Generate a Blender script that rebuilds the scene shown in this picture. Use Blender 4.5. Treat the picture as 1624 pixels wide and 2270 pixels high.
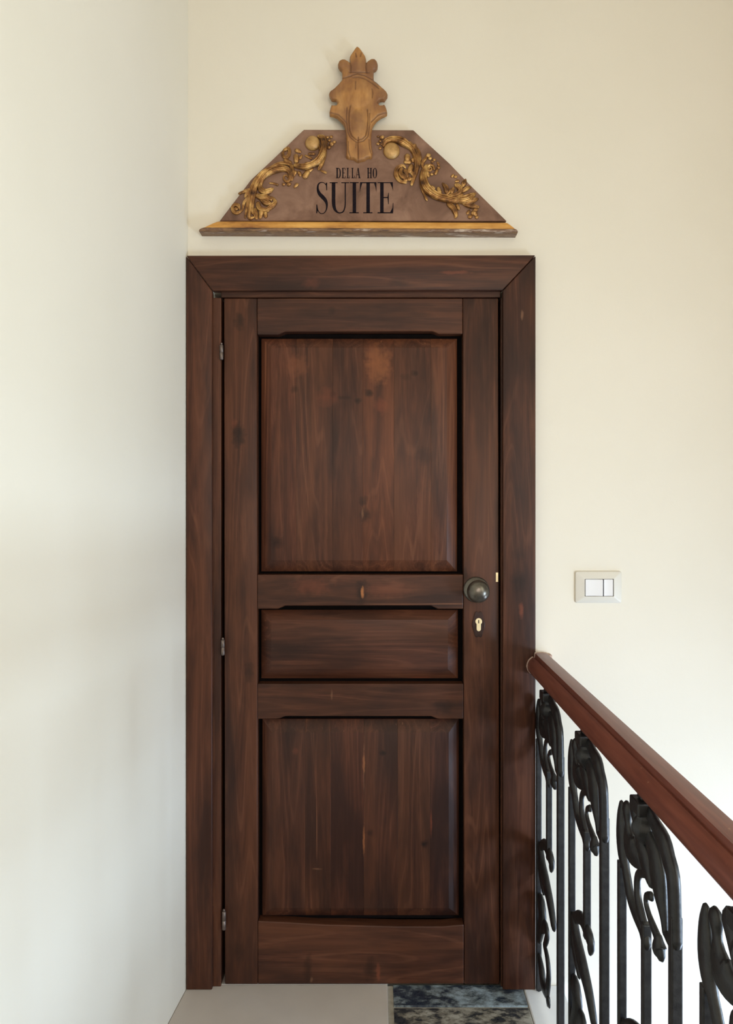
import bpy, bmesh, math, random
from mathutils import Vector, noise
random.seed(7)
for o in list(bpy.data.objects): bpy.data.objects.remove(o)
S = bpy.context.scene
COL = S.collection

# ---------------------------------------------------------------- camera, light
F, VX, VY = 1706.0, 832.0, 1107.0          # focal length and vanishing point of the photograph, pixels of 1624 x 2270
D, EYE = 2.245, 1.416                      # camera distance to the door wall, eye height (m)
cam = bpy.data.cameras.new('camera'); camo = bpy.data.objects.new('camera', cam); COL.objects.link(camo)
camo.location = (0, -D, EYE); camo.rotation_euler = (math.pi/2, 0, 0)
cam.sensor_fit = 'AUTO'; cam.sensor_width = 36; cam.lens = F/2270*36
cam.shift_x = -(VX-812)/2270; cam.shift_y = (VY-1135)/2270
cam.clip_start = .02
S.camera = camo
S.view_settings.view_transform = 'Standard'; S.view_settings.look = 'None'
S.view_settings.exposure = -0.07; S.view_settings.gamma = 1.0; S.view_settings.use_curve_mapping = False
W = bpy.data.worlds.new('sky'); S.world = W; W.use_nodes = True
W.node_tree.nodes['Background'].inputs[0].default_value = (.75, .86, 1, 1)
W.node_tree.nodes['Background'].inputs[1].default_value = .25
def area(name, loc, direction, sx, sy, power, col):
    l = bpy.data.lights.new(name, 'AREA'); l.shape = 'RECTANGLE'; l.size = sx; l.size_y = sy
    l.energy = power; l.color = col
    o = bpy.data.objects.new(name, l); COL.objects.link(o); o.location = loc
    o.rotation_euler = Vector(direction).to_track_quat('-Z', 'Y').to_euler()
    return o
RX, BY = 1.7, -5.0                          # right wall of the stairwell, wall behind the camera
WIN1 = (-1.90, -1.15, .42, .80)              # windows in the right wall  y0 y1 z0 z1: middle, upper, low
WIN2 = (-3.5, -2.1, 1.05, 2.65)
WIN3 = (-.80, -.10, -.80, .26)
WIN_FILL = (-.1, 1.3, 1.0, 2.6)                  # unseen window behind the camera, added as frontal fill  x0 x1 z0 z1
for nm, w, p, c in (('middle_daylight', WIN1, 62, (.61, .79, 1)), ('upper_daylight', WIN2, 43, (1, 1, .80)), ('stairwell_daylight', WIN3, 40, (.58, .74, 1))):
    area(nm, (RX+.06, (w[0]+w[1])/2, (w[2]+w[3])/2), (-1, 0, 0), w[1]-w[0], w[3]-w[2], p, c)
area('landing_fill', ((WIN_FILL[0]+WIN_FILL[1])/2, BY-.06, (WIN_FILL[2]+WIN_FILL[3])/2), (0, 1, 0), WIN_FILL[1]-WIN_FILL[0], WIN_FILL[3]-WIN_FILL[2], 56, (1, .86, .78))  # warm fill on the door wall, from the added window

# ---------------------------------------------------------------- helpers
def X(px, y=0.): return (px-VX)*(D+y)/F
def Z(py, y=0.): return EYE-(py-VY)*(D+y)/F
ORG = {}
def prop(o, label=None, cat=None, group=None, kind=None):
    for k, v in (('label', label), ('category', cat), ('group', group), ('kind', kind)):
        if v: o[k] = v
    return o
def empty(name, loc, parent=None):
    o = bpy.data.objects.new(name, None); COL.objects.link(o); o.empty_display_size = .1
    ORG[o] = Vector(loc)
    o.location = ORG[o]-(ORG[parent] if parent else Vector())
    o.parent = parent
    return o
def mk(name, verts, faces, mat, parent=None, smooth=False, origin=None):
    org = Vector(origin) if origin is not None else (ORG[parent] if parent else Vector())
    me = bpy.data.meshes.new(name); me.from_pydata([Vector(v)-org for v in verts], [], faces); me.update()
    bm = bmesh.new(); bm.from_mesh(me); bmesh.ops.recalc_face_normals(bm, faces=bm.faces)
    if smooth:
        for f in bm.faces: f.smooth = True
    bm.to_mesh(me); bm.free()
    me.materials.append(mat)
    o = bpy.data.objects.new(name, me); COL.objects.link(o); ORG[o] = org
    o.parent = parent; o.location = org-(ORG[parent] if parent else Vector())
    return o
def prism(name, poly, yf, yb, mat, parent=None, bev=0., seg=2, origin=None):
    """polygon in x,z; front at yf, back at yb"""
    n = len(poly)
    v = [(x, yf, z) for x, z in poly]+[(x, yb, z) for x, z in poly]
    f = [tuple(range(n)), tuple(range(2*n-1, n-1, -1))]+[(i, (i+1) % n, n+(i+1) % n, n+i) for i in range(n)]
    o = mk(name, v, f, mat, parent, origin=origin)
    if bev: bevel(o, bev, seg)
    return o
def bevel(o, w, seg=2):
    bm = bmesh.new(); bm.from_mesh(o.data)
    es = [e for e in bm.edges if len(e.link_faces) == 2 and e.calc_face_angle(0) > .3]
    bmesh.ops.bevel(bm, geom=es, offset=w, segments=seg, profile=.5, affect='EDGES', clamp_overlap=True)
    for f in bm.faces: f.smooth = True
    bm.to_mesh(o.data); bm.free()
    try: o.data.set_sharp_from_angle(angle=.3)
    except Exception: pass
def box(name, x0, x1, y0, y1, z0, z1, mat, parent=None, bev=0., seg=2, origin=None):
    return prism(name, [(x0, z0), (x1, z0), (x1, z1), (x0, z1)], y0, y1, mat, parent, bev, seg, origin)
def boxes(lst):
    v, f = [], []
    for x0, x1, y0, y1, z0, z1 in lst:
        b = len(v)
        v += [(x, y, z) for x in (x0, x1) for y in (y0, y1) for z in (z0, z1)]
        f += [tuple(b+i for i in q) for q in ((0, 1, 3, 2), (4, 6, 7, 5), (0, 4, 5, 1), (2, 3, 7, 6), (0, 2, 6, 4), (1, 5, 7, 3))]
    return v, f
def catmull(pts, sub):
    if len(pts) == 1: return pts
    out = []
    P = [pts[0]]+list(pts)+[pts[-1]]
    for i in range(1, len(P)-2):
        p0, p1, p2, p3 = P[i-1:i+3]
        for s in range(sub):
            t = s/sub
            out.append(tuple(.5*(2*b+(c-a)*t+(2*a-5*b+4*c-d)*t*t+(3*b-a-3*c+d)*t**3) for a, b, c, d in zip(p0, p1, p2, p3)))
    out.append(tuple(pts[-1]))
    return out
def sweep(pts, e1, e2, e3, base, k=8, sub=3, box=1.):
    """pts: (a, b, halfwidth, halfthick, lift) in the plane base + a e1 + b e2; thickness along e3"""
    q = catmull(pts, sub)
    e1, e2, e3, base = Vector(e1), Vector(e2), Vector(e3), Vector(base)
    n = len(q); rings = []
    def ring(c, nn, w, t):
        r = []
        for j in range(k):
            a = 2*math.pi*j/k
            ca, sa = math.cos(a), math.sin(a)
            ca = math.copysign(abs(ca)**box, ca); sa = math.copysign(abs(sa)**box, sa)
            r.append(c+nn*(w*ca)+e3*(t*sa))
        return r
    for i in range(n):
        a, b, w, t, l = q[i]
        w = max(w, 1e-4); t = max(t, 1e-4)
        i0, i1 = max(i-1, 0), min(i+1, n-1)
        da, db = q[i1][0]-q[i0][0], q[i1][1]-q[i0][1]
        L = math.hypot(da, db) or 1.
        tan = (e1*da+e2*db)/L; nn = (e2*da-e1*db)/L
        c = base+e1*a+e2*b+e3*l
        if i == 0:
            rings.append(ring(c-tan*w*.95, nn, w*.25, t*.25)); rings.append(ring(c-tan*w*.6, nn, w*.75, t*.75))
        rings.append(ring(c, nn, w, t))
        if i == n-1:
            rings.append(ring(c+tan*w*.6, nn, w*.75, t*.75)); rings.append(ring(c+tan*w*.95, nn, w*.25, t*.25))
    v = [p for r in rings for p in r]; f = []
    for i in range(len(rings)-1):
        for j in range(k):
            f.append((i*k+j, i*k+(j+1) % k, (i+1)*k+(j+1) % k, (i+1)*k+j))
    f.append(tuple(range(k-1, -1, -1))); f.append(tuple((len(rings)-1)*k+j for j in range(k)))
    return v, f
def join(parts):
    V, Fc = [], []
    for v, f in parts:
        b = len(V); V += list(v); Fc += [tuple(i+b for i in q) for q in f]
    return V, Fc
def lathe(prof, c, axis='-y', k=32):
    """prof: (radius, distance along axis)"""
    v, f = [], []
    for r, h in prof:
        for j in range(k):
            a = 2*math.pi*j/k
            if axis == '-y': v.append((c[0]+r*math.cos(a), c[1]-h, c[2]+r*math.sin(a)))
            else: v.append((c[0]+r*math.cos(a), c[1]+r*math.sin(a), c[2]+h))
    for i in range(len(prof)-1):
        for j in range(k):
            f.append((i*k+j, i*k+(j+1) % k, (i+1)*k+(j+1) % k, (i+1)*k+j))
    f.append(tuple(range(k))); f.append(tuple((len(prof)-1)*k+j for j in range(k)))
    return v, f

# ---------------------------------------------------------------- materials
class N:
    def __init__(s, name):
        s.m = bpy.data.materials.new(name); s.m.use_nodes = True; s.t = s.m.node_tree
        s.b = s.t.nodes['Principled BSDF']; s.tc = s.t.nodes.new('ShaderNodeTexCoord'); s.oi = s.t.nodes.new('ShaderNodeObjectInfo')
    def n(s, typ, **kw):
        nd = s.t.nodes.new(typ)
        for k, v in kw.items(): setattr(nd, k, v)
        return nd
    def l(s, a, b): s.t.links.new(a, b)
    def val(s, x, sock):
        if isinstance(x, (int, float)): sock.default_value = x
        else: s.l(x, sock)
    def math(s, op, a, b=0., c=None, clamp=False):
        nd = s.n('ShaderNodeMath', operation=op, use_clamp=clamp)
        s.val(a, nd.inputs[0]); s.val(b, nd.inputs[1])
        if c is not None: s.val(c, nd.inputs[2])
        return nd.outputs[0]
    def mapping(s, scale, loc=(0, 0, 0), jitter=False):
        v = s.tc.outputs['Object']
        if jitter:
            a = s.n('ShaderNodeVectorMath', operation='MULTIPLY_ADD'); s.l(s.oi.outputs['Random'], a.inputs[0])
            a.inputs[1].default_value = (7.3, 3.1, 11.7); s.l(v, a.inputs[2]); v = a.outputs[0]
        mp = s.n('ShaderNodeMapping'); mp.inputs['Scale'].default_value = scale; mp.inputs['Location'].default_value = loc
        s.l(v, mp.inputs[0]); return mp.outputs[0]
    def noise(s, vec, scale=1., detail=4., rough=.55, dist=0.):
        nd = s.n('ShaderNodeTexNoise'); s.l(vec, nd.inputs['Vector']); nd.inputs['Scale'].default_value = scale
        nd.inputs['Detail'].default_value = detail; nd.inputs['Roughness'].default_value = rough; nd.inputs['Distortion'].default_value = dist
        return nd.outputs['Fac']
    def ramp(s, fac, stops):
        nd = s.n('ShaderNodeValToRGB'); s.l(fac, nd.inputs[0]); e = nd.color_ramp.elements
        while len(e) > 1: e.remove(e[-1])
        for i, (p, c) in enumerate(stops):
            if i == 0: x = e[0]; x.position = p
            else: x = e.new(p)
            if isinstance(c, (int, float)): c = (c, c, c)
            x.color = (*c, 1)
        return nd.outputs[0]
    def mix(s, fac, a, b, mode='MIX'):
        nd = s.n('ShaderNodeMix', data_type='RGBA', blend_type=mode)
        s.val(fac, nd.inputs[0])
        for x, i in ((a, 6), (b, 7)):
            if isinstance(x, tuple): nd.inputs[i].default_value = (*x, 1)
            else: s.l(x, nd.inputs[i])
        return nd.outputs[2]
    def bump(s, h, strength, dist=.001):
        nd = s.n('ShaderNodeBump'); nd.inputs['Strength'].default_value = strength; nd.inputs['Distance'].default_value = dist
        s.l(h, nd.inputs['Height']); s.l(nd.outputs[0], s.b.inputs['Normal'])
    def out(s, col=None, rough=.5, metal=0., spec=.5, coat=0.):
        if col is not None:
            if isinstance(col, tuple): s.b.inputs['Base Color'].default_value = (*col, 1)
            else: s.l(col, s.b.inputs['Base Color'])
        s.val(rough, s.b.inputs['Roughness']); s.val(metal, s.b.inputs['Metallic'])
        s.b.inputs['Specular IOR Level'].default_value = spec; s.b.inputs['Coat Weight'].default_value = coat
        return s.m
def plaster():
    g = N('painted_plaster')
    big = g.noise(g.mapping((1.1, 1.1, 1.1)), 1.3, 3)
    col = g.ramp(big, [(.3, (.735, .69, .59)), (.7, (.775, .73, .635))])
    h = g.math('ADD', g.noise(g.mapping((1, 1, 1)), 14, 5, .6), g.math('MULTIPLY', g.noise(g.mapping((1, 1, 1)), 160, 3), .12))
    g.bump(h, .22, .004)
    return g.out(col, .75, spec=.25)
def wood(name, axis, marks=(), dark=1.):
    """dark stained pine, grain along axis; marks: (x, z, rx, rz, colour, strength) in object space"""
    g = N(name)
    st = {'z': (1, 1, .045), 'x': (.045, 1, 1)}[axis]
    sl = {'z': (1, 1, .18), 'x': (.18, 1, 1)}[axis]
    warp = g.noise(g.mapping(tuple(s*6 for s in sl), jitter=True), 1., 2)
    base = g.mapping(tuple(s*230 for s in st), jitter=True)
    wv = g.n('ShaderNodeVectorMath', operation='MULTIPLY_ADD'); g.l(warp, wv.inputs[0]); wv.inputs[1].default_value = (14, 0, 14); g.l(base, wv.inputs[2])
    fine = g.noise(wv.outputs[0], 1., 5, .62)
    band = g.noise(g.mapping(tuple(s*26 for s in st), jitter=True), 1., 3, .6, .4)
    blotch = g.noise(g.mapping(tuple(s*11 for s in sl), jitter=True), 1., 4, .6)
    c = g.ramp(fine, [(.22, (.030*dark, .0105*dark, .0062*dark)), (.5, (.066*dark, .0235*dark, .0130*dark)), (.78, (.105*dark, .039*dark, .020*dark))])
    # growth rings: contour lines of a slow field drawn out along the board
    ringn = g.noise(g.mapping(tuple(s*(9 if s == 1 else 14) for s in st), (1.3, .4, 2.2), jitter=True), 1., 2, .4)
    rl = g.math('SINE', g.math('MULTIPLY', ringn, 95.))
    c = g.mix(g.ramp(rl, [(.0, .0), (.55, .10), (1., .42)]), c, (.022*dark, .009*dark, .006*dark))
    c = g.mix(g.ramp(g.math('MULTIPLY', rl, -1.), [(.80, .0), (1., .32)]), c, (.17*dark, .070*dark, .036*dark))
    c = g.mix(g.ramp(band, [(.35, 0.), (.7, .8)]), c, (.100*dark, .036*dark, .017*dark))
    c = g.mix(g.ramp(blotch, [(.36, .85), (.56, 0.)]), c, (.024*dark, .0105*dark, .0075*dark))
    # rare pale resin streaks along the grain
    streak = g.noise(g.mapping(tuple(s*(70 if s == 1 else 30) for s in st), (3.1, 1.7, 4.2), jitter=True), 1., 2, .5)
    c = g.mix(g.ramp(streak, [(.70, 0.), (.76, .55)]), c, (.20*dark, .085*dark, .045*dark))
    for (mx, mz, rx, rz, mc, ms) in marks:
        mp = g.n('ShaderNodeMapping'); mp.inputs['Scale'].default_value = (1/rx, 0, 1/rz); mp.inputs['Location'].default_value = (-mx/rx, 0, -mz/rz)
        wob = g.n('ShaderNodeVectorMath', operation='MULTIPLY_ADD'); nz = g.n('ShaderNodeTexNoise'); nz.inputs['Scale'].default_value = 60; g.l(g.tc.outputs['Object'], nz.inputs['Vector'])
        g.l(nz.outputs['Color'], wob.inputs[0]); wob.inputs[1].default_value = (rx*1.1, 0, rz*1.1); g.l(g.tc.outputs['Object'], wob.inputs[2])
        sub = g.n('ShaderNodeVectorMath', operation='SUBTRACT'); g.l(wob.outputs[0], sub.inputs[0]); sub.inputs[1].default_value = (rx*.55, 0, rz*.55)
        g.l(sub.outputs[0], mp.inputs[0])
        ln = g.n('ShaderNodeVectorMath', operation='LENGTH'); g.l(mp.outputs[0], ln.inputs[0])
        c = g.mix(g.ramp(ln.outputs['Value'], [(.1, ms), (.5, ms*.7), (1., 0.)]), c, mc)
    tint = g.mix(1., c, g.oi.outputs['Color'], 'MULTIPLY')
    h = g.math('ADD', fine, g.math('MULTIPLY', band, .6))
    g.bump(h, .35, .0006)
    r = g.math('ADD', g.math('MULTIPLY', fine, .22), .32)
    return g.out(tint, r, spec=.22)
def simple(name, c1, c2, scale, rough, metal=0., spec=.5, bump=.0, contrast=(.35, .65)):
    g = N(name)
    nz = g.noise(g.mapping((1, 1, 1)), scale, 5, .6)
    col = g.ramp(nz, [(contrast[0], c1), (contrast[1], c2)])
    if bump: g.bump(nz, bump, .001)
    return g.out(col, rough, metal, spec)
M = {}
M['plaster'] = plaster()
M['ceiling'] = simple('ceiling_paint', (.74, .70, .62), (.78, .74, .66), 2, .8)
M['plastic'] = simple('ivory_plastic', (.62, .585, .51), (.65, .615, .54), 3, .35)
M['white_plastic'] = simple('white_plastic', (.73, .72, .72), (.76, .75, .75), 3, .3)
M['dark'] = simple('dark_gap', (.003, .002, .002), (.005, .003, .003), 30, .9, 0., .1)
M['iron'] = simple('black_painted_iron', (.006, .006, .0075), (.018, .018, .019), 70, .42, 0., .5, .9)
M['marble'] = simple('white_marble', (.78, .80, .82), (.86, .87, .88), 6, .35)
M['bronze'] = simple('patinated_bronze', (.085, .074, .060), (.16, .145, .12), 30, .28, .75, .5, .05)
M['brass'] = simple('pale_brass', (.70, .60, .36), (.80, .70, .45), 40, .35, .6)
M['steel'] = simple('dull_hinge_metal', (.13, .10, .085), (.20, .16, .14), 60, .45, .7)
M['ink'] = simple('black_lettering', (.006, .004, .008), (.014, .009, .011), 300, .8, 0., .1)
M['glasswood'] = simple('white_window_paint', (.75, .74, .70), (.8, .79, .75), 4, .5)
def gold(name, c0, c1, c2, metal, sc=38):
    g = N(name)
    nz = g.noise(g.mapping((1, 1, 1)), sc, 6, .65)
    col = g.ramp(nz, [(.30, c0), (.48, c1), (.66, c2)])
    g.bump(g.noise(g.mapping((1, 1, 1)), 180, 5, .65), .7, .0015)
    return g.out(col, .30, metal, .6)
M['gilt'] = gold('aged_gilding', (.050, .018, .009), (.30, .14, .040), (.66, .42, .15), .6)
M['gilt_ball'] = gold('bright_gilding', (.24, .115, .035), (.42, .235, .075), (.52, .32, .12), .25)
g = N('ochre_painted_wood')
nz = g.noise(g.mapping((1, 1, .35)), 30, 6, .6); n2 = g.noise(g.mapping((1, 1, 1)), 9, 4)
c = g.ramp(nz, [(.3, (.22, .085, .026)), (.5, (.38, .175, .047)), (.7, (.52, .27, .085))])
c = g.mix(g.ramp(n2, [(.42, .75), (.6, 0.)]), c, (.16, .066, .030))
pa = g.n('ShaderNodeAttribute', attribute_name='groove_tone')          # darker brown mixed in along the carved lines
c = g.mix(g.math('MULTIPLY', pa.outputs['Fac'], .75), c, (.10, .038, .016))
g.bump(nz, .3, .001); M['ochre'] = g.out(c, .42)
g = N('brown_patina_board')
nz = g.noise(g.mapping((1, 1, 1)), 11, 5, .6, .6)
c = g.ramp(nz, [(.3, (.115, .058, .036)), (.5, (.195, .104, .068)), (.7, (.285, .165, .112))])
g.bump(g.noise(g.mapping((1, 1, 1)), 60, 4), .2, .001); M['board'] = g.out(c, .6, spec=.3)
def moulding(name, cols):
    g = N(name)
    nz = g.noise(g.mapping((.22, 1, 1)), 42, 6, .65)
    g.bump(nz, .3, .001)
    return g.out(g.ramp(nz, cols), .45)
M['mould_gold'] = moulding('gilded_moulding', [(.28, (.22, .075, .016)), (.45, (.50, .23, .042)), (.65, (.68, .36, .085))])
M['mould_worn'] = moulding('worn_moulding', [(.36, (.060, .026, .014)), (.47, (.24, .13, .060)), (.54, (.13, .060, .030)), (.64, (.48, .38, .30))])
g = N('beige_stone'); nz = g.noise(g.mapping((1, 1, 1)), 5, 5)
M['beige'] = g.out(g.ramp(nz, [(.3, (.53, .475, .42)), (.7, (.60, .54, .48))]), .38)
g = N('worn_black_tile')
nz = g.noise(g.mapping((1, 1.6, 1), jitter=True), 24, 6, .68); n2 = g.noise(g.mapping((1, 1, 1), jitter=True), 7, 3)
f_ = g.math('ADD', g.math('MULTIPLY', nz, .65), g.math('MULTIPLY', n2, .35))
c = g.ramp(f_, [(.38, (.016, .021, .030)), (.46, (.040, .043, .046)), (.51, (.19, .175, .14)), (.60, (.42, .40, .34))])
c = g.mix(1., c, g.oi.outputs['Color'], 'MULTIPLY')
g.bump(f_, .3, .001); M['tile'] = g.out(c, g.math('ADD', g.math('MULTIPLY', f_, .5), .08))
M['grout'] = simple('pale_grout', (.34, .31, .25), (.46, .43, .36), 40, .8)
g = N('red_brown_varnish')
nz = g.noise(g.mapping((14, .8, 14)), 8, 5, .6); chip = g.noise(g.mapping((1, .6, 1)), 55, 3, .6)
c = g.ramp(nz, [(.3, (.120, .033, .022)), (.6, (.185, .057, .038)), (.8, (.235, .085, .058))])
c = g.mix(g.ramp(chip, [(.70, 0.), (.76, .8)]), c, (.36, .20, .13))
g.bump(nz, .12, .001); M['rail'] = g.out(c, .36)

# ---------------------------------------------------------------- room shell
T = .18
LW0 = X(417)                                  # corner of left wall and door wall
LWS = .0903                                   # the left wall opens towards the viewer
def lwx(y): return LW0+LWS*y
ZB, ZT = -2.6, 3.25
DX0, DX1, DZ1 = X(472), X(1112), Z(648)       # door opening
v, f = boxes([(LW0-.3, DX0, 0, T, ZB, ZT), (DX1, RX, 0, T, ZB, ZT), (DX0, DX1, 0, T, DZ1, ZT), (DX0, DX1, 0, T, ZB, -.02)])
prop(mk('wall_back', v, f, M['plaster']), kind='structure')
# left wall, a slab following the splayed line
v = [(LW0, .0, ZB), (lwx(BY), BY, ZB), (lwx(BY)-T, BY, ZB), (LW0-T, 0., ZB)]
v = v+[(a, b, ZT) for a, b, _ in v]
prop(mk('wall_left', v, [(0, 1, 2, 3), (7, 6, 5, 4), (0, 4, 5, 1), (1, 5, 6, 2), (2, 6, 7, 3), (3, 7, 4, 0)], M['plaster']), kind='structure')
(a0, a1, b0, b1), (c0, c1, d0, d1), (e0, e1, f0, f1) = WIN1, WIN2, WIN3
v, f = boxes([(RX, RX+T, BY, c0, ZB, ZT), (RX, RX+T, c0, c1, ZB, d0), (RX, RX+T, c0, c1, d1, ZT), (RX, RX+T, c1, a0, ZB, ZT),
              (RX, RX+T, a0, e0, ZB, b0), (RX, RX+T, e0, e1, ZB, f0), (RX, RX+T, e0, e1, f1, b0), (RX, RX+T, e1, T, ZB, b0),
              (RX, RX+T, a1, T, b0, b1), (RX, RX+T, a0, T, b1, ZT)])
prop(mk('wall_right', v, f, M['plaster']), kind='structure')
x0, x1, z0, z1 = WIN_FILL
v, f = boxes([(lwx(BY)-T, x0, BY-T, BY, ZB, ZT), (x1, RX+T, BY-T, BY, ZB, ZT), (x0, x1, BY-T, BY, z1, ZT), (x0, x1, BY-T, BY, ZB, z0)])
prop(mk('wall_front', v, f, M['plaster']), kind='structure')
v, f = boxes([(DX0-.1, DX1+.1, T+.02, T+.08, -.1, DZ1+.1)])
prop(mk('door_backing', v, f, M['dark']), kind='structure')  # unseen dark backing, added to stop light leaking through the door gaps
v, f = boxes([(lwx(BY)-T, RX+T, BY-T, T, ZT, ZT+.1)])
prop(mk('ceiling', v, f, M['ceiling']), kind='structure')
v, f = boxes([(lwx(BY)-T, RX+T, BY-T, T, ZB-.1, ZB)])
prop(mk('floor_stairwell', v, f, M['beige']), kind='structure')
# windows that light the landing, the one behind the camera added for fill
def window(name, axis, a0, a1, z0, z1, p):
    w = empty(name, ((p, a0, z0) if axis == 'y' else (a0, p, z0))); prop(w, kind='structure')
    def bar(n, b0, b1, c0, c1, q0, q1):
        bb = (q0, q1, b0, b1, c0, c1) if axis == 'y' else (b0, b1, q0, q1, c0, c1)
        vv, ff = boxes([bb]); return mk(n, vv, ff, M['glasswood'], w)
    for b in ((a0, a0+.035, z0, z1), (a1-.035, a1, z0, z1), (a0+.035, a1-.035, z0, z0+.035), (a0+.035, a1-.035, z1-.035, z1)):
        bar('frame', *b, p-.015, p+.02)
    bar('mullion', (a0+a1)/2-.02, (a0+a1)/2+.02, z0+.035, z1-.035, p-.015, p+.015)
window('window_1', 'y', *WIN1, RX+.03)
window('window_2', 'y', *WIN2, RX+.03)
window('window_3', 'y', *WIN3, RX+.03)
window('fill_window', 'x', *WIN_FILL, BY-.03)

# landing: base slab, stone slabs, worn tiles, kerb
EDGE = .428
v = [(LW0, 0, -.25), (EDGE, 0, -.25), (EDGE, BY, -.25), (lwx(BY), BY, -.25)]
v = v+[(a, b, -.004) for a, b, _ in v]
fl = prop(mk('floor', v, [(0, 1, 2, 3), (7, 6, 5, 4), (0, 4, 5, 1), (1, 5, 6, 2), (2, 6, 7, 3), (3, 7, 4, 0)], M['grout']), kind='structure')
JX = X(859, -.045)
def slab(name, poly, mat):                     # polygon in x,y
    n = len(poly); v = [(x, y, 0) for x, y in poly]+[(x, y, -.02) for x, y in poly]
    o = mk(name, v, [tuple(range(n)), tuple(range(2*n-1, n-1, -1))]+[(i, (i+1) % n, n+(i+1) % n, n+i) for i in range(n)], mat, fl)
    bevel(o, .0015, 1); return o
yy = [.10, -.484]
for a, b in zip(yy, yy[1:]):
    aa = min(a, 0)
    slab('stone_slab', [(lwx(aa)+.001, aa), (lwx(b)+.001, b+.003), (JX, b+.003), (JX, aa)], M['beige'])
slab('stone_slab', [(DX0+.012, .12), (DX0+.012, .001), (JX, .001), (JX, .12)], M['beige'])
rows = [(.12, -.094, DX1-.005)]+[(-.102-.39*i, -.102-.39*i-.382, EDGE-.002) for i in range(12)]
for i, (a, b, xr) in enumerate(rows):
    if i > 1:                                  # unseen floor past the threshold: worn tiles chosen dark to cut floor bounce
        o = slab('worn_tile', [(lwx(a)+.004, a), (lwx(b)+.004, b), (JX-.19, b), (JX-.19, a)], M['tile'])
        o = slab('worn_tile', [(JX-.182, a), (JX-.182, b), (JX+.008, b), (JX+.008, a)], M['tile'])
    for k, (p, q) in enumerate(((JX+.016, EDGE-.002),)):
        if i == 0:
            o = slab('worn_tile', [(p, -.001), (p, b), (q, b), (q, -.001)], M['tile']); o.color = (.78, 1.0, 1.3, 1)  # blue tint stands in for the bluish sheen on this row
        else:
            o = slab('worn_tile', [(p, a), (p, b), (q, b), (q, a)], M['tile']); o.color = (1, 1, 1, 1)
KX0, KX1 = EDGE+.001, .545
v, f = boxes([(KX0, KX1, BY, -.001, -.25, 0.0)])
kb = prop(mk('trim_1', v, f, M['marble']), kind='structure'); bevel(kb, .004, 2)

# ---------------------------------------------------------------- door casing
OL = (X(800), 0, 0)
def rel(px, py, y): return X(px, y)-OL[0], Z(py, y)
DK = (.011, .006, .0045); OR_ = (.36, .14, .05); RD = (.155, .045, .022); PL = (.20, .10, .055)
def marks(lst, y):
    out = []
    for px, py, rx, ry, c, s in lst:
        a, b = rel(px, py, y); out.append((a, b, rx/760, ry/760, c, s))
    return out
CY = -.025
cas = prop(empty('trim_2', OL), kind='structure')
wv = wood('stained_pine_upright', 'z')
wh = wood('stained_pine_crosswise', 'x')
wcr = wood('stained_pine_casing_right', 'z', marks([(1155, 1352, 7, 20, RD, .9), (1157, 700, 4, 16, PL, .8), (1150, 1290, 22, 26, DK, .6), (1150, 1230, 18, 18, DK, .4)], CY))
wct = wood('stained_pine_casing_top', 'x', marks([(690, 628, 26, 14, RD, .35), (1010, 604, 50, 5, RD, .7), (880, 625, 26, 12, DK, .4)], CY))
c_l = prism('casing_board', [(X(412, CY), 0), (X(470, CY), 0), (X(470, CY), Z(645, CY)), (X(412, CY), Z(567, CY))], CY, 0, wv, cas, .004, 3)
c_r = prism('casing_board', [(X(1114, CY), 0), (X(1187, CY), 0), (X(1187, CY), Z(566, CY)), (X(1114, CY), Z(644, CY))], CY, 0, wcr, cas, .004, 3)
c_t = prism('casing_board', [(X(470.6, CY), Z(644.3, CY)), (X(1113.4, CY), Z(643.3, CY)), (X(1186.4, CY), Z(565.3, CY)), (X(412.6, CY), Z(566.3, CY))], CY, 0, wct, cas, .003, 3)
c_l.color = (1.05, 1.02, 1, 1); c_t.color = (1, 1, 1, 1); c_r.color = (.9, .9, .95, 1)

# ---------------------------------------------------------------- door
door = prop(empty('door_1', OL), kind='structure')
JY = -.009
box('jamb', X(466, JY), X(489.5, JY), JY, .10, 0, Z(660, JY), wv, door, .002)
box('jamb', X(1109.5, JY), X(1118, JY), JY, .10, 0, Z(660, JY), wv, door, .002)
box('head_jamb', X(489.8, JY), X(1109, JY), JY, .10, Z(659, JY), Z(640, JY), wh, door, .002)
LY, LB = -.004, .038                            # leaf face and back
def pz(l, y=LY): return [(X(a, y), Z(b, y)) for a, b in l]
ZBOT = .004
wsl = wood('stained_pine_hinge_stile', 'z', marks([(530, 712, 14, 24, DK, .75), (528, 965, 18, 34, DK, .85), (520, 940, 8, 14, RD, .4), (552, 1490, 12, 30, DK, .6), (530, 2110, 16, 30, DK, .4)], LY))
wsr = wood('stained_pine_lock_stile', 'z', marks([(1030, 1275, 8, 26, DK, .6), (1045, 1290, 16, 26, DK, .4), (1070, 1560, 16, 60, DK, .35)], LY))
wr1 = wood('stained_pine_top_rail', 'x', marks([(735, 690, 12, 14, DK, .5), (930, 700, 40, 12, DK, .3)], LY))
wr2 = wood('stained_pine_lock_rail', 'x', marks([(684, 1308, 14, 20, DK, .8), (690, 1300, 50, 26, RD, .5), (800, 1312, 14, 34, DK, .85), (803, 1313, 4.5, 17, OR_, 1.), (860, 1308, 60, 22, RD, .35)], LY))
wr3 = wood('stained_pine_middle_rail', 'x', marks([(735, 1540, 3, 14, PL, .5), (870, 1530, 26, 5, DK, .5), (985, 1568, 30, 18, DK, .6)], LY))
wr4 = wood('stained_pine_bottom_rail', 'x', marks([(838, 2158, 6, 26, RD, .9), (820, 2150, 16, 36, DK, .6), (682, 2150, 12, 40, DK, .6), (690, 2172, 4, 8, PL, .5)], LY))
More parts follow.
